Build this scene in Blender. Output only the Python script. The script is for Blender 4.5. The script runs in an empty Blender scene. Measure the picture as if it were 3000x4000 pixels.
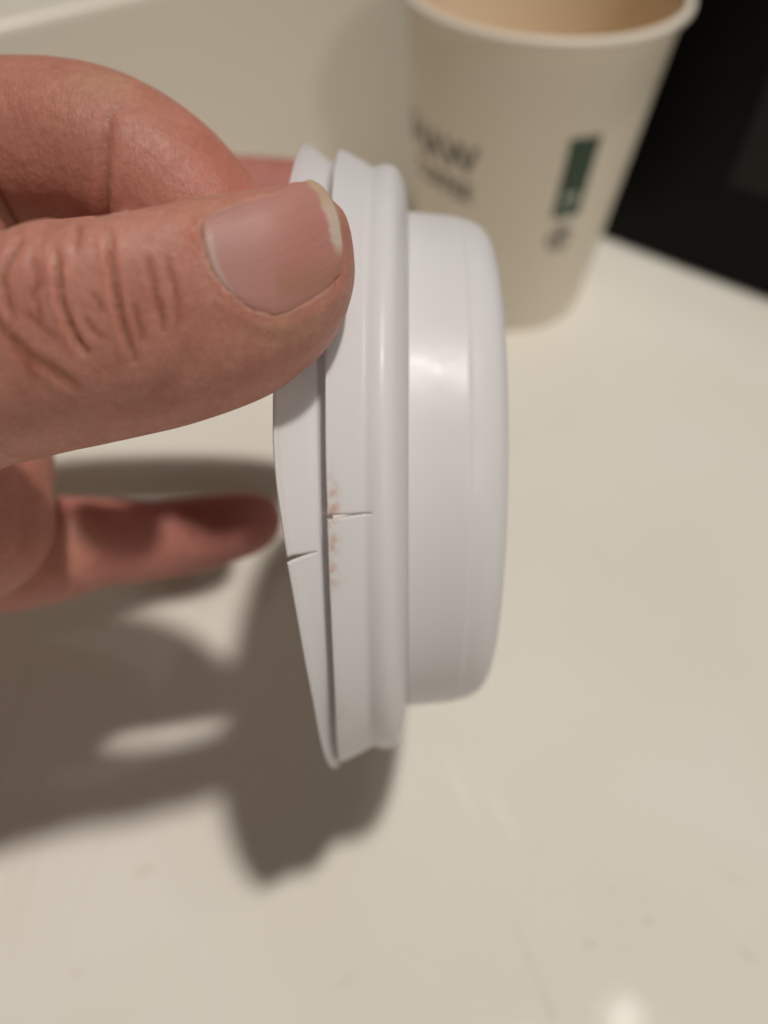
import bpy, bmesh, math
import numpy as np
from mathutils import Vector, Matrix
from mathutils.bvhtree import BVHTree

# ------------------------------------------------------------------ camera, world, lamps, exposure
scene = bpy.context.scene
COL = scene.collection
MM = 0.001
H_CAM, PITCH, F = 174.0, math.radians(52.0), 2900.0     # mm above the table, downward tilt, focal length in photo pixels
RIGHT = np.array([1.0, 0, 0]); FWD = np.array([0, math.cos(PITCH), -math.sin(PITCH)]); UP = np.array([0, math.sin(PITCH), math.cos(PITCH)])
ROLL = math.radians(1.2)
RIGHT, UP = RIGHT * math.cos(ROLL) + UP * math.sin(ROLL), UP * math.cos(ROLL) - RIGHT * math.sin(ROLL)
CAM = np.array([0, 0, H_CAM])

cam_data = bpy.data.cameras.new('camera'); cam = bpy.data.objects.new('camera', cam_data); COL.objects.link(cam)
cam.matrix_world = Matrix(((RIGHT[0], UP[0], -FWD[0], 0), (RIGHT[1], UP[1], -FWD[1], 0), (RIGHT[2], UP[2], -FWD[2], H_CAM * MM), (0, 0, 0, 1)))
cam_data.sensor_fit = 'VERTICAL'; cam_data.sensor_height = 36; cam_data.lens = 36 * F / 4000
cam_data.clip_start = 0.005; cam_data.clip_end = 20
cam_data.dof.use_dof = True; cam_data.dof.focus_distance = 0.070; cam_data.dof.aperture_fstop = 11.5
scene.camera = cam

world = bpy.data.worlds.new('World'); scene.world = world; world.use_nodes = True
bg = world.node_tree.nodes['Background']
bg.inputs[0].default_value = (1.0, 0.83, 0.66, 1); bg.inputs[1].default_value = 0.047

def lamp(name, loc_mm, target_mm, size, power, color):
    d = bpy.data.lights.new(name, 'AREA'); d.shape = 'DISK'; d.size = size; d.energy = power; d.color = color
    o = bpy.data.objects.new(name, d); COL.objects.link(o)
    o.location = Vector(loc_mm) * MM
    o.rotation_euler = (Vector(target_mm) - Vector(loc_mm)).to_track_quat('-Z', 'Y').to_euler()
    return o
def mirror_at(px, py, height):      # where a lamp hangs whose reflection in the table shows at this pixel
    d = (px - 1500) * RIGHT - (py - 2000) * UP + F * FWD; d = d / -d[2]
    return np.array([d[0] * (H_CAM + height), d[1] * (H_CAM + height), height])
lamp('ceiling_lamp', mirror_at(2110, 4275, 2400), (0, 80, 0), 0.15, 40.5, (1.0, 0.945, 0.87))
lamp('second_ceiling_lamp', mirror_at(2445, 3990, 2400), (0, 80, 0), 0.07, 1.3, (1.0, 0.94, 0.86))
lamp('far_room_lamp', (900, -1100, 1250), (0, 150, 0), 0.22, 3.9, (1.0, 0.93, 0.84))

scene.view_settings.view_transform = 'Standard'; scene.view_settings.look = 'None'
scene.view_settings.exposure = 0.0; scene.view_settings.gamma = 1.0
scene.cycles.use_denoising = True
scene.cycles.max_bounces = 10; scene.cycles.diffuse_bounces = 5; scene.cycles.transmission_bounces = 6
scene.cycles.caustics_reflective = False
scene.cycles.sample_clamp_indirect = 4.0

# ------------------------------------------------------------------ helpers
def P(px, py, z):
    """point (mm) at photo pixel px,py and depth z mm"""
    px, py, z = np.asarray(px, float), np.asarray(py, float), np.asarray(z, float)
    return CAM + ((px - 1500) / F * z)[..., None] * RIGHT + (-(py - 2000) / F * z)[..., None] * UP + z[..., None] * FWD
def proj(v):
    d = v - CAM; z = d @ FWD
    return 1500 + (d @ RIGHT) / z * F, 2000 - (d @ UP) / z * F, z
def on_table(px, py, h=0.0):
    d = (px - 1500) * RIGHT - (py - 2000) * UP + F * FWD
    return CAM + d * ((h - H_CAM) / d[2])

def tag(o, label=None, cat=None, group=None, kind=None):
    if label: o['label'] = label
    if cat: o['category'] = cat
    if group: o['group'] = group
    if kind: o['kind'] = kind
    return o
def empty(name, loc_mm):
    o = bpy.data.objects.new(name, None); o.empty_display_size = 0.01; COL.objects.link(o); o.location = Vector(loc_mm) * MM
    return o
def mesh_obj(name, verts_mm, faces, mat, parent=None, smooth=True, origin=None):
    """verts in world mm; origin (mm) becomes the object's origin / the parent's location is subtracted"""
    v = np.asarray(verts_mm, float)
    if parent is not None: base = np.array(parent.location) / MM
    elif origin is not None: base = np.asarray(origin, float)
    else: base = np.zeros(3)
    me = bpy.data.meshes.new(name)
    me.from_pydata(((v - base) * MM).tolist(), [], [list(map(int, f)) for f in faces]); me.update()
    if smooth: me.polygons.foreach_set('use_smooth', [True] * len(me.polygons))
    me.materials.append(mat)
    o = bpy.data.objects.new(name, me); COL.objects.link(o)
    if parent is not None: o.parent = parent
    elif origin is not None: o.location = Vector(base) * MM
    return o
def fcolor(me, name, rgb):
    a = me.attributes.new(name, 'FLOAT_COLOR', 'POINT')
    c = np.ones((len(me.vertices), 4)); c[:, :3] = rgb
    a.data.foreach_set('color', c.ravel().astype(np.float32))
def ffloat(me, name, val):
    a = me.attributes.new(name, 'FLOAT', 'POINT'); a.data.foreach_set('value', np.asarray(val, np.float32))

def catmull(pts, k):
    pts = np.asarray(pts, float); out = []
    n = len(pts)
    for i in range(n - 1):
        p0 = pts[max(i - 1, 0)]; p1 = pts[i]; p2 = pts[i + 1]; p3 = pts[min(i + 2, n - 1)]
        for j in range(k):
            t = j / k
            out.append(0.5 * ((2 * p1) + (-p0 + p2) * t + (2 * p0 - 5 * p1 + 4 * p2 - p3) * t * t + (-p0 + 3 * p1 - 3 * p2 + p3) * t ** 3))
    out.append(pts[-1]); return np.array(out)
def lerp_table(x, xs, ys): return np.interp(x, xs, ys)

# materials ---------------------------------------------------------
def new_mat(name):
    m = bpy.data.materials.new(name); m.use_nodes = True
    nt = m.node_tree; b = nt.nodes['Principled BSDF']
    return m, nt, b
def N(nt, t, **kw):
    n = nt.nodes.new(t)
    for k, v in kw.items(): setattr(n, k, v)
    return n
def mix_rgb(nt, fac, a, b, blend='MIX'):
    m = N(nt, 'ShaderNodeMix', data_type='RGBA', blend_type=blend)
    for sock, val in ((m.inputs[0], fac), (m.inputs[6], a), (m.inputs[7], b)):
        if isinstance(val, (tuple, float, int)): sock.default_value = val
        else: nt.links.new(val, sock)
    return m.outputs[2]
def ramp(nt, src, stops):
    r = N(nt, 'ShaderNodeValToRGB'); nt.links.new(src, r.inputs[0])
    while len(r.color_ramp.elements) < len(stops): r.color_ramp.elements.new(0.5)
    for e, (p, c) in zip(r.color_ramp.elements, stops): e.position = p; e.color = (c, c, c, 1) if isinstance(c, (int, float)) else c
    return r.outputs[0]
def noise(nt, vec, scale, detail=3, rough=0.5):
    n = N(nt, 'ShaderNodeTexNoise'); n.inputs['Scale'].default_value = scale; n.inputs['Detail'].default_value = detail; n.inputs['Roughness'].default_value = rough
    if vec is not None: nt.links.new(vec, n.inputs['Vector'])
    return n.outputs[0]
def coords(nt, scale=(1, 1, 1), rot=(0, 0, 0)):
    t = N(nt, 'ShaderNodeTexCoord'); m = N(nt, 'ShaderNodeMapping'); nt.links.new(t.outputs['Object'], m.inputs[0])
    m.inputs['Scale'].default_value = scale; m.inputs['Rotation'].default_value = rot
    return m.outputs[0]
def bump(nt, b, height, strength, dist, prev=None):
    n = N(nt, 'ShaderNodeBump'); n.inputs['Strength'].default_value = strength; n.inputs['Distance'].default_value = dist
    nt.links.new(height, n.inputs['Height'])
    if prev is not None: nt.links.new(prev, n.inputs['Normal'])
    nt.links.new(n.outputs[0], b.inputs['Normal']); return n.outputs[0]

BR, GR, PL = (0.40, 0.30, 0.20, 1), (0.30, 0.27, 0.22, 1), (0.84, 0.82, 0.77, 1)
def mk(px, py, la, lb, ang, st_, c_):
    p = on_table(px, py); return (p[0], p[1], la, lb, ang, st_, c_)
TABLE_MARKS = [mk(560, 3400, 3.0, 1.2, 10, 0.5, BR), mk(2300, 3690, 0.9, 0.7, 0, 0.75, GR), mk(2225, 3685, 0.7, 0.5, 0, 0.5, GR), mk(2530, 3600, 1.3, 0.9, 30, 0.4, GR),
               mk(2920, 3730, 2.4, 0.5, -35, 0.5, GR), mk(2080, 3780, 16, 0.35, -68, 0.35, GR), mk(2145, 3960, 9, 0.35, -76, 0.3, GR), mk(1790, 3060, 12, 1.6, -66, 0.5, PL),
               mk(1960, 3180, 9, 2.2, -60, 0.45, PL), mk(2390, 3480, 1.0, 0.7, 0, 0.35, GR), mk(2860, 3430, 5, 0.5, -30, 0.25, GR), mk(1350, 3830, 3.5, 0.4, 35, 0.3, GR), mk(300, 3800, 1.5, 1.0, 0, 0.3, BR)]
def table_material():
    m, nt, b = new_mat('cream laminate')
    v = coords(nt)
    big = noise(nt, v, 14, 3)
    col = mix_rgb(nt, ramp(nt, big, [(0.35, 0.0), (0.7, 1.0)]), (0.71, 0.68, 0.61, 1), (0.74, 0.72, 0.665, 1))
    # small greasy specks and a couple of faint scratches, each at its own spot
    vor = N(nt, 'ShaderNodeTexVoronoi'); vor.inputs['Scale'].default_value = 34; nt.links.new(v, vor.inputs['Vector'])
    sp = ramp(nt, vor.outputs['Distance'], [(0.0, 1.0), (0.045, 0.0)])
    gate = ramp(nt, noise(nt, v, 22, 1), [(0.52, 0.0), (0.6, 1.0)])
    spm = N(nt, 'ShaderNodeMath', operation='MULTIPLY'); nt.links.new(sp, spm.inputs[0]); nt.links.new(gate, spm.inputs[1])
    spk = N(nt, 'ShaderNodeMath', operation='MULTIPLY'); nt.links.new(spm.outputs[0], spk.inputs[0]); spk.inputs[1].default_value = 0.3
    col = mix_rgb(nt, spk.outputs[0], col, (0.38, 0.31, 0.22, 1))
    stv = coords(nt, scale=(60, 3.0, 1), rot=(0, 0, math.radians(24)))
    scr = ramp(nt, noise(nt, stv, 1.0, 1), [(0.487, 0.0), (0.495, 1.0), (0.503, 0.0)])
    g2 = ramp(nt, noise(nt, v, 9, 1), [(0.56, 0.0), (0.66, 0.16)])
    sm = N(nt, 'ShaderNodeMath', operation='MULTIPLY'); nt.links.new(scr, sm.inputs[0]); nt.links.new(g2, sm.inputs[1])
    col = mix_rgb(nt, sm.outputs[0], col, (0.50, 0.44, 0.36, 1))
    # individual smudges, specks and scratches: table x, y (mm), half length, half width, angle, strength
    for (mx_, my_, la, lb, ang, st_, c_) in TABLE_MARKS:
        tc = N(nt, 'ShaderNodeTexCoord'); mp = N(nt, 'ShaderNodeMapping', vector_type='TEXTURE'); nt.links.new(tc.outputs['Object'], mp.inputs[0])
        mp.inputs['Location'].default_value = (mx_ * MM, my_ * MM, 0); mp.inputs['Rotation'].default_value = (0, 0, math.radians(ang)); mp.inputs['Scale'].default_value = (la * MM, lb * MM, 1)
        ln = N(nt, 'ShaderNodeVectorMath', operation='LENGTH'); nt.links.new(mp.outputs[0], ln.inputs[0])
        fa = ramp(nt, ln.outputs['Value'], [(0.25, st_), (1.0, 0.0)])
        brk = ramp(nt, noise(nt, v, 500, 3, 0.7), [(0.35, 0.25), (0.6, 1.0)])
        mm_ = N(nt, 'ShaderNodeMath', operation='MULTIPLY'); nt.links.new(fa, mm_.inputs[0]); nt.links.new(brk, mm_.inputs[1])
        col = mix_rgb(nt, mm_.outputs[0], col, c_)
    nt.links.new(col, b.inputs['Base Color'])
    b.inputs['Roughness'].default_value = 0.05
    b.inputs['Specular IOR Level'].default_value = 0.3
    sk_ = ramp(nt, noise(nt, v, 1150, 3, 0.8), [(0.47, 0.0), (0.62, 0.30)]); nt.links.new(sk_, b.inputs['Specular IOR Level'])
    bump(nt, b, noise(nt, v, 1700, 2), 0.10, 0.0001)
    return m
def wall_material():
    m, nt, b = new_mat('cream painted board')
    v = coords(nt)
    col = mix_rgb(nt, noise(nt, v, 8, 2), (0.70, 0.655, 0.565, 1), (0.73, 0.685, 0.60, 1))
    nt.links.new(col, b.inputs['Base Color']); b.inputs['Roughness'].default_value = 0.35
    bump(nt, b, noise(nt, v, 700, 2), 0.1, 0.0002)
    return m
def black_material(name, c, r):
    m, nt, b = new_mat(name)
    v = coords(nt)
    nt.links.new(mix_rgb(nt, noise(nt, v, 30, 3), (c, c, c, 1), (c * 1.6, c * 1.5, c * 1.4, 1)), b.inputs['Base Color'])
    b.inputs['Roughness'].default_value = r; b.inputs['Specular IOR Level'].default_value = 0.12
    return m
def paper_material(name, a, c):
    m, nt, b = new_mat(name)
    v = coords(nt)
    nt.links.new(mix_rgb(nt, noise(nt, v, 60, 4), a, c), b.inputs['Base Color'])
    b.inputs['Roughness'].default_value = 0.5; b.inputs['Specular IOR Level'].default_value = 0.32
    bump(nt, b, noise(nt, v, 1200, 3), 0.15, 0.0001)
    return m
def ink_material(name, c):
    m, nt, b = new_mat(name)
    v = coords(nt)
    nt.links.new(mix_rgb(nt, noise(nt, v, 400, 2), c + (1,), tuple(min(1, x * 1.5 + .01) for x in c) + (1,)), b.inputs['Base Color'])
    b.inputs['Roughness'].default_value = 0.5
    return m
def lid_material():
    m, nt, b = new_mat('white polystyrene')
    at = N(nt, 'ShaderNodeAttribute', attribute_name='stain')
    v = coords(nt)
    n1 = ramp(nt, noise(nt, v, 900, 4, 0.7), [(0.42, 0.0), (0.60, 0.75)])
    mu = N(nt, 'ShaderNodeMath', operation='MULTIPLY'); nt.links.new(at.outputs['Fac'], mu.inputs[0]); nt.links.new(n1, mu.inputs[1])
    base = mix_rgb(nt, noise(nt, v, 50, 2), (0.89, 0.89, 0.905, 1), (0.91, 0.91, 0.925, 1))
    col = mix_rgb(nt, mu.outputs[0], base, (0.70, 0.40, 0.26, 1))
    vor = N(nt, 'ShaderNodeTexVoronoi'); vor.inputs['Scale'].default_value = 160; nt.links.new(v, vor.inputs['Vector'])
    sp = ramp(nt, vor.outputs['Distance'], [(0.0, 0.5), (0.05, 0.0)])
    gate = ramp(nt, noise(nt, v, 130, 1), [(0.56, 0.0), (0.62, 1.0)])
    g = N(nt, 'ShaderNodeMath', operation='MULTIPLY'); nt.links.new(sp, g.inputs[0]); nt.links.new(gate, g.inputs[1])
    col = mix_rgb(nt, g.outputs[0], col, (0.33, 0.28, 0.24, 1))
    nt.links.new(col, b.inputs['Base Color'])
    rr = ramp(nt, noise(nt, v, 300, 3), [(0.3, 0.30), (0.7, 0.42)]); nt.links.new(rr, b.inputs['Roughness'])
    b.inputs['Specular IOR Level'].default_value = 0.45
    bn = bump(nt, b, noise(nt, v, 260, 2), 0.04, 0.00006)
    tr = N(nt, 'ShaderNodeBsdfTranslucent'); nt.links.new(col, tr.inputs[0])
    mx = N(nt, 'ShaderNodeMixShader'); mx.inputs[0].default_value = 0.40
    out = nt.nodes['Material Output']
    nt.links.new(b.outputs[0], mx.inputs[1]); nt.links.new(tr.outputs[0], mx.inputs[2]); nt.links.new(mx.outputs[0], out.inputs[0])
    return m
def skin_material():
    m, nt, b = new_mat('skin')
    at = N(nt, 'ShaderNodeAttribute', attribute_name='tone')
    v = coords(nt)
    mot = ramp(nt, noise(nt, v, 260, 4, 0.6), [(0.3, 0.0), (0.7, 1.0)])
    col = mix_rgb(nt, 0.42, at.outputs['Color'], mix_rgb(nt, mot, (0.66, 0.46, 0.44, 1), (1.0, 1.0, 1.0, 1)), 'MULTIPLY')
    fine = ramp(nt, noise(nt, v, 1300, 3, 0.65), [(0.35, 0.0), (0.62, 1.0)])
    col = mix_rgb(nt, 0.22, col, mix_rgb(nt, fine, (0.66, 0.50, 0.46, 1), (1.0, 1.0, 1.0, 1)), 'MULTIPLY')
    vl = N(nt, 'ShaderNodeTexVoronoi', feature='DISTANCE_TO_EDGE'); vl.inputs['Scale'].default_value = 1.0
    wob = N(nt, 'ShaderNodeMix', data_type='VECTOR'); wn_ = N(nt, 'ShaderNodeTexNoise'); wn_.inputs['Scale'].default_value = 1.2
    cv = coords(nt, scale=(1900, 1050, 1050), rot=(0.4, 0, 0.6)); nt.links.new(cv, wn_.inputs['Vector'])
    wob.inputs[0].default_value = 0.22; nt.links.new(cv, wob.inputs[4]); nt.links.new(wn_.outputs['Color'], wob.inputs[5]); nt.links.new(wob.outputs[1], vl.inputs['Vector'])
    lines = ramp(nt, vl.outputs['Distance'], [(0.0, 0.0), (0.22, 1.0)])
    col = mix_rgb(nt, 0.13, col, mix_rgb(nt, lines, (0.70, 0.48, 0.42, 1), (1.0, 1.0, 1.0, 1)), 'MULTIPLY')
    nt.links.new(col, b.inputs['Base Color'])
    b.subsurface_method = 'RANDOM_WALK' if hasattr(b, 'subsurface_method') else None
    b.inputs['Subsurface Weight'].default_value = 0.7
    b.inputs['Subsurface Radius'].default_value = (1.0, 0.32, 0.18)
    b.inputs['Subsurface Scale'].default_value = 0.0016
    b.inputs['Specular IOR Level'].default_value = 0.34
    rr = ramp(nt, noise(nt, v, 900, 3), [(0.3, 0.42), (0.7, 0.58)]); nt.links.new(rr, b.inputs['Roughness'])
    # fine skin relief: cells, plus lines running across the finger
    vor = N(nt, 'ShaderNodeTexVoronoi', feature='DISTANCE_TO_EDGE'); vor.inputs['Scale'].default_value = 1.0
    nt.links.new(coords(nt, scale=(2600, 1500, 1500)), vor.inputs['Vector'])
    cell = ramp(nt, vor.outputs['Distance'], [(0.0, 0.0), (0.25, 1.0)])
    n1 = bump(nt, b, cell, 0.3, 0.00007)
    n2 = bump(nt, b, noise(nt, coords(nt, scale=(1100, 300, 300), rot=(0, 0.3, 0.5)), 1.0, 3), 0.40, 0.00022, n1)
    n3 = bump(nt, b, noise(nt, v, 330, 4, 0.6), 0.45, 0.00045, n2)
    n4 = bump(nt, b, lines, 0.22, 0.00005, n3)
    return m
def nail_material():
    m, nt, b = new_mat('fingernail')
    at = N(nt, 'ShaderNodeAttribute', attribute_name='tone')
    nt.links.new(at.outputs['Color'], b.inputs['Base Color'])
    b.inputs['Subsurface Weight'].default_value = 0.4; b.inputs['Subsurface Radius'].default_value = (1, .5, .4); b.inputs['Subsurface Scale'].default_value = 0.0012
    b.inputs['Roughness'].default_value = 0.5; b.inputs['Specular IOR Level'].default_value = 0.32
    uvn = N(nt, 'ShaderNodeAttribute', attribute_name='ridge')
    w = noise(nt, None, 1.0, 2)
    nn = nt.nodes[-1]
    cb = N(nt, 'ShaderNodeCombineXYZ'); nt.links.new(uvn.outputs['Fac'], cb.inputs[0]); nt.links.new(cb.outputs[0], nn.inputs['Vector'])
    bump(nt, b, nn.outputs[0], 0.4, 0.00016)
    return m

M_TABLE, M_WALL = table_material(), wall_material()
M_LID, M_SKIN, M_NAIL = lid_material(), skin_material(), nail_material()
M_CUP = paper_material('cream paper', (0.86, 0.785, 0.66, 1), (0.88, 0.81, 0.69, 1))
M_CUPIN = paper_material('paper lining', (0.87, 0.73, 0.55, 1), (0.88, 0.75, 0.58, 1))  # more orange than the outside: light bouncing inside the cup put into the colour
M_RIM = paper_material('rolled paper', (0.76, 0.70, 0.60, 1), (0.79, 0.73, 0.64, 1))
M_INK, M_GREEN, M_PALE = ink_material('grey ink', (0.09, 0.083, 0.075)), ink_material('green ink', (0.018, 0.05, 0.025)), ink_material('pale ink', (0.45, 0.50, 0.43))
M_BLACK, M_DARK = black_material('black gloss plastic', 0.0025, 0.35), black_material('dark grey reflection', 0.022, 0.5)

# ------------------------------------------------------------------ setting
def grid_plane(name, x0, x1, y0, y1, z, mat):
    v = [(x0, y0, z), (x1, y0, z), (x1, y1, z), (x0, y1, z)]
    return mesh_obj(name, v, [(0, 1, 2, 3)], mat, smooth=False)
def box_obj(name, origin, ux, uy, sx, sy, z0, z1, mat, parent=None, bevel=2.0, seg=3):
    """box whose lower front-left corner is origin; ux along the front, uy into depth (unit, horizontal)"""
    bm = bmesh.new(); ux = np.append(ux, 0); uy = np.append(uy, 0)
    vs = []
    for z in (z0, z1):
        for a, b_ in ((0, 0), (sx, 0), (sx, sy), (0, sy)):
            p = np.array([origin[0], origin[1], 0]) + ux * a + uy * b_ + np.array([0, 0, z]); vs.append(p)
    base = np.array(parent.location) / MM if parent is not None else np.array([origin[0], origin[1], 0.0])
    bv = [bm.verts.new(Vector((p - base) * MM)) for p in vs]
    for f in ((0, 3, 2, 1), (4, 5, 6, 7), (0, 1, 5, 4), (1, 2, 6, 5), (2, 3, 7, 6), (3, 0, 4, 7)): bm.faces.new([bv[i] for i in f])
    if bevel: bmesh.ops.bevel(bm, geom=bm.edges[:], offset=bevel * MM, segments=seg, profile=0.6, affect='EDGES')
    me = bpy.data.meshes.new(name); bm.to_mesh(me); bm.free(); me.materials.append(mat)
    for p in me.polygons: p.use_smooth = len(p.vertices) == 4 and p.area < (bevel * MM) ** 2 * 400
    o = bpy.data.objects.new(name, me); COL.objects.link(o)
    if parent is not None: o.parent = parent
    else: o.location = Vector(base) * MM
    return o

tag(grid_plane('table_top', -900, 900, -700, 1100, 0.0, M_TABLE), kind='structure')

LEDGE_H = 96.0
w0 = on_table(1610, 815)[:2]; e0 = on_table(0, 92, LEDGE_H)[:2]; e1 = on_table(400, 0, LEDGE_H)[:2]
wd = (e1 - e0) / np.linalg.norm(e1 - e0); wn = np.array([-wd[1], wd[0]]); LEAN = float((e0 - w0) @ wn) / LEDGE_H
wall_len0, wall_len1 = -262.0, 92.0
print('lean', LEAN, wd)
ledge = box_obj('ledge_wall', w0 + wd * wall_len0, wd, wn, wall_len1 - wall_len0, 150, -1.0, LEDGE_H, M_WALL, bevel=3.0, seg=4)
for vt in ledge.data.vertices:      # the face leans back a little
    h = max(0.0, vt.co.z / MM); vt.co.x += wn[0] * h * LEAN * MM; vt.co.y += wn[1] * h * LEAN * MM
tag(ledge, 'low cream ledge wall rising behind the hand and the paper cup', 'wall')

# black appliance on the right
c0 = on_table(2330, 917)[:2]; c1 = on_table(3000, 1170)[:2]
bd = (c1 - c0) / np.linalg.norm(c1 - c0); bn_ = np.array([-bd[1], bd[0]])
app = empty('black_appliance', (c0[0], c0[1], 0))
tag(app, 'black box-shaped kitchen appliance standing to the right behind the paper cup', 'appliance')
box_obj('body', c0, bd, bn_, 330, 300, 0.3, 230, M_BLACK, app, bevel=2.0)
box_obj('reflection_strip', c0 + bd * 43 - bn_ * 1.2, bd, bn_, 70, 3, 37, 150, M_DARK, app, bevel=1.0)  # grey strip imitating a soft reflection on the black front, no real panel

# ------------------------------------------------------------------ paper cup
CUP = on_table(1950, 1098); CUP_H = 100.0
R_BOT, R_TOP = 31.2, 40.2
def cup_r(h): return R_BOT + (R_TOP - R_BOT) * h / CUP_H
def revolve(profile, n=160, closed=False):
    pr = np.asarray(profile, float); m = len(pr); th = np.linspace(0, 2 * math.pi, n, endpoint=False)
    V = np.stack([np.outer(np.sin(th), pr[:, 0]), -np.outer(np.cos(th), pr[:, 0]), np.tile(pr[:, 1], (n, 1))], -1).reshape(-1, 3)
    Fc = []
    for i in range(n):
        j = (i + 1) % n
        for k in range(m if closed else m - 1):
            k2 = (k + 1) % m
            Fc.append((i * m + k, j * m + k, j * m + k2, i * m + k2))
    return V, Fc
cup = empty('paper_cup', (CUP[0], CUP[1], 0))
tag(cup, 'tall cream paper coffee cup with grey lettering and a green bar, no lid on', 'cup')
def cup_part(name, prof, mat, closed=False):
    V, Fc = revolve(prof, closed=closed); V = V + np.array([CUP[0], CUP[1], 0])
    return mesh_obj(name, V, Fc, mat, cup)
wall_prof = [(R_BOT - 0.9, 0.15), (R_BOT - 0.3, 0.05), (R_BOT, 0.5)] + [(cup_r(h), h) for h in np.linspace(2, CUP_H - 3.0, 30)]
cup_part('cup_wall', wall_prof, M_CUP)
lin = [(cup_r(h) - 0.5, h) for h in np.linspace(CUP_H - 2.5, 7.5, 30)] + [(R_BOT - 1.5, 6.6), (R_BOT - 3, 6.2), (15, 6.2), (0.01, 6.2)]
cup_part('cup_lining', lin, M_CUPIN)
rc, rr_ = R_TOP + 0.8, 1.35
cup_part('rolled_rim', [(rc + rr_ * math.cos(a), CUP_H - 1.4 + 1.5 * math.sin(a)) for a in np.linspace(0, 2 * math.pi, 20, endpoint=False)], M_RIM, closed=True)
cup_part('foot_ring', [(R_BOT - 0.95, 0.1), (R_BOT - 1.0, 6.0), (R_BOT - 1.6, 6.2), (R_BOT - 1.6, 0.1), (R_BOT - 0.95, 0.1)], M_CUP)
def on_cup(alpha_deg, s, h, off=0.12):
    """s = arc length mm from azimuth alpha (0 = towards the camera, + = right)"""
    r = cup_r(h) + off; a = math.radians(alpha_deg) + s / cup_r(70)
    return np.stack([CUP[0] + r * np.sin(a), CUP[1] - r * np.cos(a), h + 0 * a], -1)
def cup_text(body, alpha, h0, size, mat):
    cu = bpy.data.curves.new('t', 'FONT'); cu.body = body; cu.size = size; cu.align_x = 'CENTER'; cu.align_y = 'CENTER'; cu.space_character = 1.05; cu.resolution_u = 3; cu.offset = size*0.028
    to = bpy.data.objects.new('t', cu); COL.objects.link(to); dg = bpy.context.evaluated_depsgraph_get(); me = to.evaluated_get(dg).to_mesh()
    v = np.array([x.co[:] for x in me.vertices]); f = [tuple(p.vertices) for p in me.polygons]
    to.evaluated_get(dg).to_mesh_clear(); bpy.data.objects.remove(to); bpy.data.curves.remove(cu)
    pts = on_cup(alpha, v[:, 0], h0 + v[:, 1])
    return mesh_obj('printed_word', pts, f, mat, cup, smooth=False)
cup_text('SHAW', -57, 62.5, 12.5, M_INK)
cup_text('COFFEE', -52, 52.0, 8.0, M_INK)
def cup_patch(name, alpha, s0, s1, h0, h1, mat, off=0.12, n=10):
    S, Hh = np.meshgrid(np.linspace(s0, s1, n), np.linspace(h0, h1, n)); V = on_cup(alpha, S.ravel(), Hh.ravel(), off)
    Fc = [(i * n + j, i * n + j + 1, (i + 1) * n + j + 1, (i + 1) * n + j) for i in range(n - 1) for j in range(n - 1)]
    return mesh_obj(name, V, Fc, mat, cup)
cup_patch('green_bar', 19.5, -5.0, 5.0, 47, 73, M_GREEN)
for k, (s, h, w, l) in enumerate(((-1.6, 54.0, .6, 3.2), (0.2, 54.2, .6, 2.8), (1.7, 53.8, .6, 3.0), (-1.8, 50.0, .5, 1.6), (0.3, 50.0, .5, 1.8))):
    cup_patch('pale_stroke', 19.5, s - w, s + w, h - l / 2, h + l / 2, M_PALE, off=0.2, n=3)
ring_v, ring_f = [], []
for k in range(40):
    a = 2 * math.pi * k / 40
    for rad in (3.1, 4.6): ring_v.append((rad * math.cos(a), rad * math.sin(a)))
    q = (k + 1) % 40
    if k % 13 > 1: ring_f.append((2 * k, 2 * k + 1, 2 * q + 1, 2 * q))
ring_v = np.array(ring_v)
mesh_obj('round_mark', on_cup(19.5, ring_v[:, 0], 39 + ring_v[:, 1]), ring_f, M_INK, cup)
cup_patch('mark_stroke', 19.5, -1.9, 2.2, 39.4, 41.6, M_INK, n=4)
cup_patch('mark_stroke', 19.5, -1.4, 0.4, 36.8, 39.2, M_INK, n=4)

# ------------------------------------------------------------------ plastic lid, axis roughly across the view
LD = 117.0
d0 = (P(1590, 1812, 1.0) - CAM); d0 /= np.linalg.norm(d0)
LC = CAM + d0 * LD
LA = RIGHT - d0 * (RIGHT @ d0); LA /= np.linalg.norm(LA)
EN = -d0; ED = np.cross(LA, EN); ED = ED if ED @ UP < 0 else -ED
def lid_pt(x, r, phi):
    return LC + x[..., None] * LA + (r * np.cos(phi))[..., None] * EN + (r * np.sin(phi))[..., None] * ED
PD = [-180, -120, -65, -40, 0, 3.5, 8, 12.3, 22, 35, 60, 75, 120, 180]
LIP = [12.9, 12.9, 12.9, 12.9, 12.75, 12.35, 12.0, 11.55, 10.75, 10.0, 9.75, 9.85, 11.8, 12.9]
SK = [8.8, 8.8, 8.8, 8.3, 7.9, 7.85, 7.8, 7.78, 7.75, 7.9, 8.9, 9.3, 8.8, 8.8]
GW = [1.0, 1.0, 1.0, 1.0, 1.0, 1.0, 1.0, 1.0, 0.95, 0.75, 0.35, 0.2, 0.9, 1.0]
def per(tab, phi):
    d = (np.degrees(phi) + 180) % 360 - 180
    xs = np.array(PD, float); ks = 5
    return (np.interp(d - 3, xs, tab) + np.interp(d, xs, tab) + np.interp(d + 3, xs, tab)) / 3
lid = empty('coffee_lid', LC)
tag(lid, 'white plastic coffee cup lid with cracked rim held between thumb and index finger', 'lid')
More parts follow.
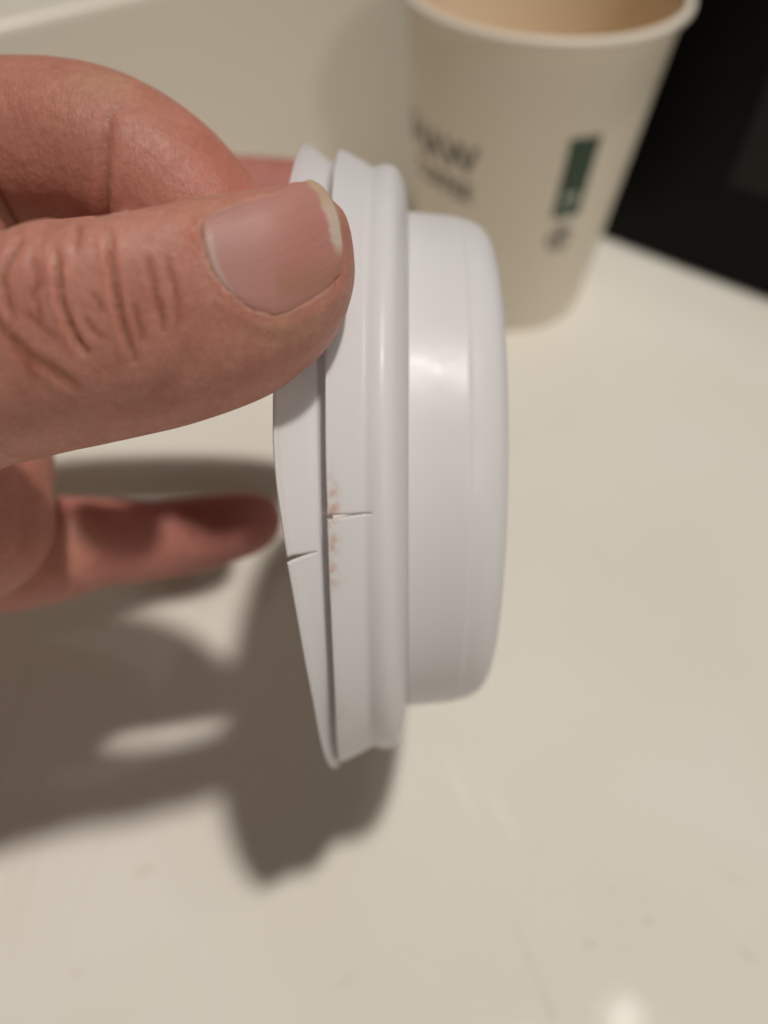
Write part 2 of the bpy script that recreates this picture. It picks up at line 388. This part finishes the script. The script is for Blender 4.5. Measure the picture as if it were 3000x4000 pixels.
def lid_part(name, fn, nprof, phic, crack, n=900, thick=0.30, stain=None):
    """fn(k, phi) -> x, r arrays for profile index k; crack(k) = half-opening in rad"""
    phi = phic + np.linspace(0, 2 * math.pi, n + 1)
    t = np.linspace(0, 1, n + 1)
    idx = np.zeros((n + 1, nprof), int); V = []; st = []
    c = 0
    for k in range(nprof):
        w = crack(k); ph = phi + w * (1 - 2 * t) * 1.0
        x, r = fn(k, ph)
        if w > 0:     # one lip of the crack stands a little proud of the other
            r = r + 0.30 * np.exp(-t * 90) * min(1, w * 200) - 0.15 * np.exp(-(1 - t) * 120) * min(1, w * 150)
        pts = lid_pt(x, r, ph)
        s = stain(k, ph) if stain else np.zeros(n + 1)
        for j in range(n + 1):
            if j == n and w == 0: idx[j, k] = idx[0, k]; continue
            idx[j, k] = c; c += 1; V.append(pts[j]); st.append(s[j])
    Fc = [(idx[j, k], idx[j, k + 1], idx[j + 1, k + 1], idx[j + 1, k]) for j in range(n) for k in range(nprof - 1)]
    o = mesh_obj(name, V, Fc, M_LID, lid)
    ffloat(o.data, 'stain', st)
    md = o.modifiers.new('wall_thickness', 'SOLIDIFY'); md.thickness = thick * MM; md.offset = 1.0; md.use_even_offset = False
    return o
# rim lip: from its free edge slanting down to the groove floor
NL = 26
def lip_fn(k, ph):
    L, S, G = per(LIP, ph), per(SK, ph), per(GW, ph)
    B = S + G; u = k / (NL - 1)
    if u < 0.75:
        q = u / 0.75
        x = -(L + (B - L) * q); r = 45.0 - 2.2 * q ** 1.3 - 0.25 * math.sin(math.pi * q)
        r = r + 0.35 * math.exp(-((q - 0.0) / 0.05) ** 2)
    else:
        q = (u - 0.75) / 0.25
        x = -(B + (S + 0.15 * G - B) * q); r = 42.8 - 1.7 * math.sin(min(1, q * 1.6) * math.pi / 2)
    sub = 0 * ph
    return x, r + sub
def lip_crack(k):
    u = k / (NL - 1); return max(0.0, 0.0050 * (1 - u / 0.66))
lid_part('rim_lip', lip_fn, NL, math.radians(12.0), lip_crack)
# skirt: free edge, slope to notch, rounded bead
sk = [(-8.0, 41.2), (-8.0, 43.6), (-7.95, 44.35), (-7.75, 44.5), (-7.3, 44.25), (-6.4, 43.7), (-5.3, 43.0), (-4.75, 42.62), (-4.4, 42.42), (-4.0, 42.44), (-3.4, 42.62), (-2.6, 42.68), (-1.9, 42.45), (-1.3, 41.95), (-0.75, 41.0), (-0.35, 39.8), (-0.1, 38.4), (0.0, 37.2), (0.05, 36.6)]
sk = np.array(sk)
skd = np.concatenate([catmull(sk[:2], 2)[:-1], catmull(sk[1:9], 4)[:-1], catmull(sk[8:], 4)]); NS = len(skd)
def sk_fn(k, ph):
    x0, r0 = skd[k]; f = per(SK, ph) / 7.9
    w = min(1.0, max(0.0, -x0 / 7.9))
    return x0 * (1 + (f - 1) * w ** 1.0), r0 + 0 * ph
def sk_crack(k): 
    x0 = skd[k][0]; return max(0.0, 0.0046 * (-(x0) - 3.4) / 4.4)
def sk_stain(k, ph):
    d = (np.degrees(ph) + 180) % 360 - 180; x0, r0 = skd[k]
    if r0 < 43.3 or x0 > -5.6: return 0 * ph
    s = 1.0 * np.exp(-((d - 5.5) / 3.4) ** 2) + 1.0 * np.exp(-((d - 14.5) / 1.6) ** 2) + 0.7 * np.exp(-((d - 10.5) / 1.3) ** 2) + 0.25 * np.exp(-((d - 40) / 5) ** 2)
    return s * math.exp(-((x0 + 7.5) / 0.7) ** 2)
lid_part('skirt', sk_fn, NS, math.radians(6.8), sk_crack, stain=sk_stain)
# crown: raised dome wall with recessed top
cr = np.array([(0.1, 36.8), (1.0, 36.7), (3.5, 36.45), (6.4, 36.15), (6.9, 36.05), (7.15, 35.9), (8.6, 35.55), (9.7, 35.0), (10.6, 34.2), (11.3, 33.0), (11.55, 31.8), (11.3, 30.9), (10.2, 30.3), (8.6, 29.9), (7.9, 29.2), (7.7, 27.5), (7.7, 20), (7.7, 10), (7.7, 0.05)])
crd = catmull(cr, 3); NC = len(crd)
lid_part('crown', lambda k, ph: (crd[k][0] + 0 * ph, crd[k][1] + 0 * ph), NC, 0.3, lambda k: 0.0, n=480)

# ------------------------------------------------------------------ the hand
def tube(stations, n=32, expo=2.0, k=5):
    """stations rows: centre(3), axisA(3)*radius, axisB(3)*radius"""
    S = catmull(stations, k); th = np.linspace(0, 2 * math.pi, n, endpoint=False)
    c, s = np.cos(th), np.sin(th); c = np.sign(c) * np.abs(c) ** (2 / expo); s = np.sign(s) * np.abs(s) ** (2 / expo)
    V = (S[:, None, 0:3] + c[None, :, None] * S[:, None, 3:6] + s[None, :, None] * S[:, None, 6:9]).reshape(-1, 3)
    m = len(S); Fc = [(i * n + j, i * n + (j + 1) % n, (i + 1) * n + (j + 1) % n, (i + 1) * n + j) for i in range(m - 1) for j in range(n)]
    V = np.vstack([V, S[0, :3], S[-1, :3]])
    Fc += [((j + 1) % n, j, m * n) for j in range(n)] + [((m - 1) * n + j, (m - 1) * n + (j + 1) % n, m * n + 1) for j in range(n)]
    return V, Fc
def slab_stations(rows, lean=None):
    """rows: px, y_top, y_bottom, z centre, half depth: cut across the picture's vertical"""
    out = []
    for px, yt, yb, z, hd in rows:
        k = 0.0 if lean is None else float(np.interp(px, lean[0], lean[1]))
        a, b_ = P(px, yt, z - k), P(px, yb, z + k)
        out.append(np.concatenate([(a + b_) / 2, (a - b_) / 2, FWD * hd + UP * 0.3 * k]))
    return np.array(out)
def round_stations(rows):
    """rows: px, py, z, r_in_view, r_in_depth"""
    C = np.array([P(r[0], r[1], r[2]) for r in rows]); T = np.gradient(C, axis=0); T /= np.linalg.norm(T, axis=1)[:, None]
    out = []
    for c, t, r in zip(C, T, rows):
        a = np.cross(FWD, t); a /= np.linalg.norm(a); b_ = np.cross(t, a)
        out.append(np.concatenate([c, a * r[3], b_ * r[4]]))
    return np.array(out)
pieces = []
# thumb, traced station by station
pieces.append(tube(slab_stations([
    (-1700, 1050, 2560, 92, 18), (-1200, 1020, 2500, 80, 15.5), (-800, 1000, 2330, 74, 13.5), (-450, 970, 2090, 70.5, 12), (-200, 945, 1930, 68.3, 10.8),
    (0, 918, 1830, 67, 9.8), (100, 912, 1805, 66.6, 9.5), (170, 886, 1788, 66.4, 9.5), (240, 870, 1771, 66.3, 9.4), (285, 876, 1761, 66.3, 9.4), (313, 894, 1755, 66.3, 9.3), (345, 874, 1749, 66.3, 9.3), (420, 864, 1733, 66.3, 9.2), (550, 842, 1703, 66.5, 8.9),
    (700, 810, 1668, 66.8, 8.6), (850, 785, 1622, 67, 8.3), (980, 768, 1572, 67.2, 8.0), (1080, 756, 1520, 67.6, 8.0), (1170, 742, 1450, 67.9, 7.4),
    (1240, 745, 1390, 68.2, 6.7), (1300, 800, 1315, 68.6, 5.5), (1345, 838, 1230, 68.8, 4.2), (1370, 905, 1150, 69.2, 2.8), (1381, 970, 1070, 69.5, 1.2)], lean=([-500, 600, 1100, 1300, 1381], [4.6, 4.2, 1.6, 0.4, 0])), expo=2.25, n=48))
# index finger: base and middle joint run level, end joint bends down to the lid
pieces.append(tube(round_stations([
    (-1500, 640, 108, 11, 11), (-900, 590, 98, 10.5, 10.5), (-350, 575, 91, 10, 10), (0, 590, 87, 9.7, 9.6), (250, 592, 85.8, 9.55, 9.3), (400, 612, 85.3, 9.15, 9.0),
    (520, 668, 85.4, 9.05, 8.7), (650, 765, 85.6, 8.95, 8.4), (790, 890, 86, 8.3, 7.9), (920, 1010, 86, 7.6, 7.2), (1020, 1100, 86, 6.8, 6.2), (1090, 1160, 86, 4.8, 4.4), (1125, 1190, 86, 2, 2)]), n=36))
# web fold between thumb and index; the second piece is an added filler
pieces.append(tube(round_stations([(-700, 1000, 84, 8, 6), (-350, 960, 80, 7, 5), (-120, 950, 77, 5.2, 4), (-30, 955, 76, 3.6, 3), (10, 960, 76, 1.2, 1)]), n=24))
pieces.append(tube(round_stations([(150, 990, 82, 1.5, 1.5), (220, 1010, 79.5, 3.6, 4.0), (380, 1020, 78.5, 4.4, 4.8), (520, 1010, 79, 4.4, 4.4), (600, 1020, 80, 2, 2)]), n=24))  # unseen filler added behind the thumb to shade the little finger
# middle finger, behind the lid
pieces.append(tube(round_stations([(-1500, 900, 128, 11, 11), (-700, 850, 142, 10, 10), (0, 810, 149, 9.3, 9.6), (600, 795, 151, 9.1, 9.4), (1000, 800, 151, 9.0, 9.0), (1250, 815, 150, 8.4, 8.4), (1400, 830, 148, 6.3, 6.2), (1470, 840, 147, 3, 3)]), n=28))
# ring finger, hidden behind the thumb, its tip against the back of the lid
pieces.append(tube(round_stations([(-1500, 1300, 122, 11, 11), (-700, 1480, 134, 12, 11), (0, 1470, 139, 11.0, 10), (300, 1460, 140, 10.4, 9.6), (600, 1420, 141, 9.2, 9), (800, 1380, 141, 8.4, 8.2), (930, 1340, 141, 6.6, 6.4), (990, 1330, 141, 3, 3)]), n=28))
# heel of the hand, nearer the camera below the thumb
pieces.append(tube(round_stations([(-1500, 1750, 118, 12, 12), (-1000, 1600, 108, 11, 11), (-500, 1480, 103, 10.6, 10.4), (-230, 1560, 101, 10.4, 10.2), (-135, 1750, 100, 10.6, 10.2), (-125, 1950, 100, 10.9, 10.2), (-128, 2110, 100, 10.6, 10), (-135, 2230, 100, 8.6, 8.2), (-140, 2320, 100, 5.4, 5.4), (-140, 2370, 100, 2, 2)]), n=32))
# little finger, reaching out below
pieces.append(tube(slab_stations([(-1500, 1800, 2350, 112, 12), (-900, 1880, 2420, 116, 10.5), (-400, 1930, 2430, 120, 9.5), (0, 1936, 2398, 123, 8.9), (237, 1936, 2350, 124, 8.6), (340, 1938, 2318, 124.5, 8.1), (430, 1942, 2288, 125, 7.5),
    (570, 1955, 2272, 125.5, 7.0), (700, 1944, 2250, 126, 7.0), (820, 1930, 2222, 126, 7.1), (930, 1918, 2190, 126, 6.9), (1010, 1926, 2158, 126, 6.2), (1062, 1948, 2118, 126, 4.8), (1088, 1985, 2075, 126, 2.8), (1096, 2010, 2050, 126, 1.2)]), n=32, expo=2.15))
# palm and wrist, running out of the picture to the left
pieces.append(tube(slab_stations([(-700, 1250, 1900, 112, 6), (-900, 850, 2250, 110, 16), (-1200, 560, 2420, 108, 22), (-1800, 480, 2480, 108, 24), (-2500, 600, 2400, 110, 23), (-3100, 850, 2250, 112, 22), (-3800, 980, 2250, 114, 23), (-4800, 950, 2350, 116, 26), (-5200, 1000, 2300, 116, 22), (-5300, 1400, 1900, 116, 8)]), n=48, expo=2.4))
V, Fc, off = [], [], 0
for v, f in pieces:
    V.append(v); Fc += [tuple(i + off for i in q) for q in f]; off += len(v)
V = np.vstack(V)
raw = mesh_obj('raw', V, Fc, M_SKIN)
bm = bmesh.new(); bm.from_mesh(raw.data); bmesh.ops.recalc_face_normals(bm, faces=bm.faces); bm.to_mesh(raw.data); bm.free()
rm = raw.modifiers.new('r', 'REMESH'); rm.mode = 'VOXEL'; rm.voxel_size = 0.36 * MM; rm.use_smooth_shade = True
sm = raw.modifiers.new('s', 'SMOOTH'); sm.factor = 0.5; sm.iterations = 7
dg = bpy.context.evaluated_depsgraph_get(); ev = raw.evaluated_get(dg)
me = bpy.data.meshes.new_from_object(ev, depsgraph=dg)
bpy.data.objects.remove(raw)
nv = len(me.vertices); co = np.empty(nv * 3); me.vertices.foreach_get('co', co); co = co.reshape(-1, 3) / MM
no = np.empty(nv * 3); me.vertices.foreach_get('normal', no); no = no.reshape(-1, 3)
print('hand vertices', nv)
u, v_, z = proj(co)
face = -(no * ((co - CAM) / np.linalg.norm(co - CAM, axis=1)[:, None])).sum(1)       # 1 = towards the camera
thumb = (z < 74) & (u > -900) & (face > -0.35) & (v_ > 690)
index = (z > 74) & (z < 98) & (v_ < 1250) & (u > -800) & (face > -0.4) & (~thumb)
def seg_dist(pts):
    pts = np.array(catmull(pts, 6)); best = np.full(nv, 1e9); tt = np.zeros(nv); L = len(pts) - 1
    sel = np.where(thumb | index | (z > 95))[0]
    for i in range(L):
        a, b_ = pts[i], pts[i + 1]; ab = b_ - a; q = ((u[sel] - a[0]) * ab[0] + (v_[sel] - a[1]) * ab[1]) / (ab @ ab)
        q = np.clip(q, 0, 1); d = np.hypot(u[sel] - a[0] - q * ab[0], v_[sel] - a[1] - q * ab[1])
        m = d < best[sel]; bi = sel[m]; best[bi] = d[m]; tt[bi] = (i + q[m]) / L
    return best, tt
disp = np.zeros(nv); crease_mask = np.zeros(nv)
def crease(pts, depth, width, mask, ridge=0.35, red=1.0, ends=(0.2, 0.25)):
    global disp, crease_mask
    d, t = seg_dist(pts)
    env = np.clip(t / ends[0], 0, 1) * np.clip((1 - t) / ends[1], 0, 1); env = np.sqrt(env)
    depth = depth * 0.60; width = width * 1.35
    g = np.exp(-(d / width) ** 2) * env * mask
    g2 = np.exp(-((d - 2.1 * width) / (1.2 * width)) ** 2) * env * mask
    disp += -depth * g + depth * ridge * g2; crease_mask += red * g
# thumb knuckle creases
crease([(92, 930), (38, 1010), (12, 1090), (34, 1190), (60, 1265)], 0.6, 10, thumb)
crease([(40, 1310), (120, 1388), (230, 1462), (320, 1530)], 0.32, 15, thumb)
crease([(210, 940), (222, 1002), (231, 1089), (246, 1186), (275, 1272), (309, 1340), (350, 1390)], 0.95, 10, thumb, ends=(0.3, 0.2))
crease([(420, 880), (430, 940), (439, 1041), (453, 1137), (468, 1215), (492, 1306), (528, 1420)], 0.85, 10, thumb, ends=(0.3, 0.2))
crease([(575, 990), (590, 1060), (607, 1137), (632, 1234), (640, 1300)], 0.24, 10, thumb)
crease([(655, 1000), (672, 1080), (689, 1137), (696, 1200), (694, 1270)], 0.14, 10, thumb)
crease([(760, 1390), (690, 1475), (640, 1520), (560, 1565), (440, 1590)], 0.5, 42, thumb, ridge=0.2, red=0.2, ends=(0.5, 0.5))
crease([(312, 870), (310, 900), (300, 950), (305, 1000)], 0.42, 9, thumb, ends=(0.05, 0.5))
crease([(345, 1130), (385, 1180), (400, 1225)], 0.13, 9, thumb); crease([(330, 1230), (370, 1290), (420, 1330)], 0.13, 9, thumb)
crease([(110, 1110), (150, 1190), (165, 1260)], 0.12, 9, thumb); crease([(90, 1210), (170, 1280), (220, 1330)], 0.14, 9, thumb)
crease([(-60, 1200), (20, 1300), (90, 1400), (150, 1500)], 0.25, 16, thumb)
crease([(120, 1010), (150, 1080), (140, 1150)], 0.12, 10, thumb)
crease([(520, 1180), (545, 1260), (560, 1340)], 0.14, 10, thumb)
rng = np.random.default_rng(4)
for i in range(30):       # short slanting skin lines below the nail and over the knuckle
    x = rng.uniform(620, 980); y = rng.uniform(1150, 1400); l = rng.uniform(25, 60)
    crease([(x, y), (x + l * .45, y - l * .55), (x + l, y - l)], rng.uniform(0.03, 0.075), rng.uniform(4.5, 7), thumb, red=0.1)
for i in range(26):
    x = rng.uniform(20, 560); y = rng.uniform(940, 1420); l = rng.uniform(30, 80); a = rng.choice([1.1, -0.9, 1.9]) + rng.normal(0, .25)
    crease([(x, y), (x + l * .5 * math.cos(a), y + l * .5 * math.sin(a)), (x + l * math.cos(a + .2), y + l * math.sin(a + .2))], rng.uniform(0.02, 0.05), rng.uniform(4, 6), thumb, red=0.05)
# index finger joint crease and fine lines across its side
crease([(432, 420), (420, 500), (410, 580), (403, 680), (399, 780), (398, 900)], 1.3, 17, index, ridge=0.0, ends=(0.9, 0.01), red=0.5)
crease([(-60, 700), (0, 795), (30, 850), (75, 925)], 1.4, 14, index, ridge=0.0, ends=(0.1, 0.01), red=0.8)
for i in range(70):
    x = rng.uniform(20, 420); y = rng.uniform(300, 520); l = rng.uniform(30, 70)
    crease([(x, y), (x - 4, y + l / 2), (x + rng.normal(0, 4), y + l)], rng.uniform(0.02, 0.055), rng.uniform(5, 7), index, red=0.05)
# nail bed: sunk inside, folds raised around it
def poly(pts): return np.array(catmull(pts, 6))
SIDE_TOP = poly([(790, 874), (850, 842), (904, 818), (965, 795), (1022, 782), (1080, 768), (1130, 740), (1195, 712), (1216, 710)])
SIDE_BOT = poly([(936, 1165), (975, 1200), (1020, 1218), (1067, 1226), (1120, 1215), (1175, 1190), (1235, 1155), (1284, 1113), (1322, 1060)])
PROX = poly([(790, 874), (793, 920), (800, 965), (815, 1020), (838, 1070), (875, 1115), (936, 1165)])
DIST = poly([(1216, 710), (1262, 740), (1300, 800), (1320, 860), (1330, 930), (1333, 1000), (1322, 1060)])
outline = np.vstack([PROX, SIDE_BOT[1:], DIST[::-1][1:], SIDE_TOP[::-1][1:]])
def in_poly(x, y, pg):
    ins = np.zeros(len(x), bool); n = len(pg)
    for i in range(n):
        x1, y1 = pg[i]; x2, y2 = pg[(i + 1) % n]
        c = ((y1 > y) != (y2 > y)) & (x < (x2 - x1) * (y - y1) / (y2 - y1 + 1e-9) + x1); ins ^= c
    return ins
def dist_line(x, y, pg):
    best = np.full(len(x), 1e9)
    for i in range(len(pg) - 1):
        a, b_ = pg[i], pg[i + 1]; ab = b_ - a; q = np.clip(((x - a[0]) * ab[0] + (y - a[1]) * ab[1]) / (ab @ ab + 1e-9), 0, 1)
        best = np.minimum(best, np.hypot(x - a[0] - q * ab[0], y - a[1] - q * ab[1]))
    return best
# nail surface first: fit a smooth patch to the thumb before it is carved
tri = BVHTree.FromPolygons([Vector(p) for p in co.tolist()], [tuple(p.vertices) for p in me.polygons])
def coons(nx, ny):
    def samp(c, t):
        d = np.r_[0, np.cumsum(np.linalg.norm(np.diff(c, axis=0), axis=1))]; d /= d[-1]
        return np.stack([np.interp(t, d, c[:, 0]), np.interp(t, d, c[:, 1])], -1)
    s = np.linspace(0, 1, nx); t = np.linspace(0, 1, ny)
    T, B, L, R = samp(SIDE_TOP, s), samp(SIDE_BOT, s), samp(PROX, t), samp(DIST, t)
    S, Tt = np.meshgrid(s, t, indexing='ij')
    X = (1 - Tt)[..., None] * T[:, None] + Tt[..., None] * B[:, None] + (1 - S)[..., None] * L[None] + S[..., None] * R[None]
    X -= ((1 - S) * (1 - Tt))[..., None] * T[0] + (S * (1 - Tt))[..., None] * T[-1] + ((1 - S) * Tt)[..., None] * B[0] + (S * Tt)[..., None] * B[-1]
    return S, Tt, X
nx, ny = 90, 70
S_, T_, X_ = coons(nx, ny)
Z = np.full(S_.shape, np.nan)
for i in range(nx):
    for j in range(ny):
        dvec = Vector(P(X_[i, j, 0], X_[i, j, 1], 1.0) - CAM).normalized()
        h = tri.ray_cast(Vector(CAM), dvec)
        if h[0] is not None and h[0].z > 0:
            zz = (np.array(h[0]) - CAM) @ FWD
            if zz < 73: Z[i, j] = zz
ok = ~np.isnan(Z)
def feats(S, T): return np.stack([S ** a * T ** b_ for a in range(4) for b_ in range(5) if a + b_ < 6], -1)
W = np.linalg.lstsq(feats(S_[ok], T_[ok]), Z[ok], rcond=None)[0]
Zs = feats(S_, T_) @ W
Zs = Zs - 0.03 + 0.30 * np.exp(-S_ / 0.03) + 0.16 * np.exp(-(1 - T_) / 0.04) * (S_ < 0.93) + 0.05 * np.exp(-T_ / 0.05)   # tucked under the folds at its root and side
Zs = Zs - 0.22 * np.clip((S_ - 0.82) / 0.18, 0, 1)
NV = P(X_[..., 0], X_[..., 1], Zs).reshape(-1, 3)
NF = [(i * ny + j, (i + 1) * ny + j, (i + 1) * ny + j + 1, i * ny + j + 1) for i in range(nx - 1) for j in range(ny - 1)]
cand = np.where(thumb & (u > 700) & (u < 1400) & (v_ < 1320))[0]
ins = in_poly(u[cand], v_[cand], outline)
dl = dist_line(u[cand], v_[cand], np.vstack([PROX[::-1], SIDE_TOP]) if False else outline)
free = dist_line(u[cand], v_[cand], DIST)
fold = np.exp(-((dl - 6) / 12) ** 2) * (~ins) * np.clip(free / 70, 0, 1)
disp[cand] += np.where(ins, -0.26 * np.clip(dl / 16, 0, 1), 0) + 0.10 * fold
lower = dist_line(u[cand], v_[cand], SIDE_BOT)
disp[cand] += 0.2 * np.exp(-((lower - 45) / 40) ** 2) * (~ins) * np.clip(free / 90, 0, 1)
co2 = co + no * disp[:, None]
me.vertices.foreach_set('co', (co2 * MM).ravel()); me.update()
# skin tone
def blob(cx, cy, rx, ry, mask): return np.exp(-((u - cx) / rx) ** 2 - ((v_ - cy) / ry) ** 2) * mask
tone = np.tile(np.array([0.56, 0.275, 0.215]), (nv, 1))
def blend(w, c):
    global tone
    w = np.clip(w, 0, 1)[:, None]; tone = tone * (1 - w) + np.array(c) * w
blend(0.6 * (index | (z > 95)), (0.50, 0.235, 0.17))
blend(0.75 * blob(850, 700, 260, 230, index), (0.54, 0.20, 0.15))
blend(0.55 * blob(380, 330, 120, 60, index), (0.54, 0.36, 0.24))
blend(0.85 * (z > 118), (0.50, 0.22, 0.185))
blend(0.75 * blob(745, 920, 45, 75, thumb), (0.50, 0.16, 0.085))
blend(0.5 * blob(1350, 1000, 60, 220, thumb), (0.54, 0.25, 0.185))
blend(0.5 * blob(1150, 1290, 180, 60, thumb), (0.58, 0.35, 0.22))
blend(0.35 * blob(700, 820, 400, 50, thumb), (0.56, 0.31, 0.21))
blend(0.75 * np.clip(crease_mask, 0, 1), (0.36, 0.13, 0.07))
hand_base = np.array([-150.0, 30.0, 110.0])
me2 = me; me2.name = 'hand'; me2.materials.clear(); me2.materials.append(M_SKIN)
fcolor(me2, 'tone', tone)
me2.polygons.foreach_set('use_smooth', [True] * len(me2.polygons))
hand = bpy.data.objects.new('person', me2); COL.objects.link(hand)
tag(hand, "person's bare hand reaching in from the left, pinching the white lid with thumb on top", 'person')
nail = mesh_obj('thumbnail', NV, NF, M_NAIL, hand)
s_, t_, x_, y_ = S_.ravel(), T_.ravel(), X_[..., 0].ravel(), X_[..., 1].ravel()
nt_ = np.tile(np.array([0.46, 0.225, 0.195]), (len(s_), 1))
def nb(w, c):
    global nt_
    w = np.clip(w, 0, 1)[:, None]; nt_ = nt_ * (1 - w) + np.array(c) * w
nb(0.7 * np.exp(-((x_ - 1180) / 110) ** 2 - ((y_ - 960) / 140) ** 2), (0.48, 0.20, 0.17))
nb(0.6 * np.exp(-((y_ - (x_ * -0.2 + 1330)) / 60) ** 2) * (x_ > 1080), (0.37, 0.19, 0.12))
nb(0.5 * np.exp(-((x_ - 900) / 90) ** 2), (0.45, 0.24, 0.215))
nb(0.7 * np.exp(-((s_ - 0.045) / 0.03) ** 2) * np.clip((t_ - .08) / .1, 0, 1), (0.62, 0.46, 0.42))
nb(0.10 * np.clip(np.sin(t_ * 83 + 2 * np.sin(t_ * 17) + np.sin(s_ * 5)), 0, 1), (0.56, 0.33, 0.30))
xin = np.interp(y_, [700, 727, 772, 849, 921, 966, 1050], [1178, 1190, 1234, 1258, 1280, 1288, 1306]) + 4 * np.sin(y_ / 19) + 2.5 * np.sin(y_ / 6.3)
edge_w = np.clip((x_ - xin) / 18, 0, 1) * np.clip((1010 - y_) / 60, 0.0, 1)
mixy = np.clip((y_ - 760) / 80, 0, 1)[:, None]
edge_c = np.array([[0.53, 0.39, 0.27]]) * (1 - mixy) + np.array([[0.60, 0.50, 0.42]]) * mixy
nt_ = nt_ * (1 - 0.9 * edge_w[:, None]) + edge_c * 0.9 * edge_w[:, None]
side_w = np.clip(np.exp(-(1 - t_) / 0.035) + 0.8 * np.exp(-s_ / 0.02), 0, 1)[:, None] * (s_ < 0.95)[:, None]
nt_ = nt_ * (1 - 0.6 * side_w) + np.array([0.48, 0.24, 0.165]) * 0.6 * side_w
fcolor(nail.data, 'tone', nt_); ffloat(nail.data, 'ridge', t_ * 38)
md = nail.modifiers.new('plate_thickness', 'SOLIDIFY'); md.thickness = 0.35 * MM; md.offset = 0
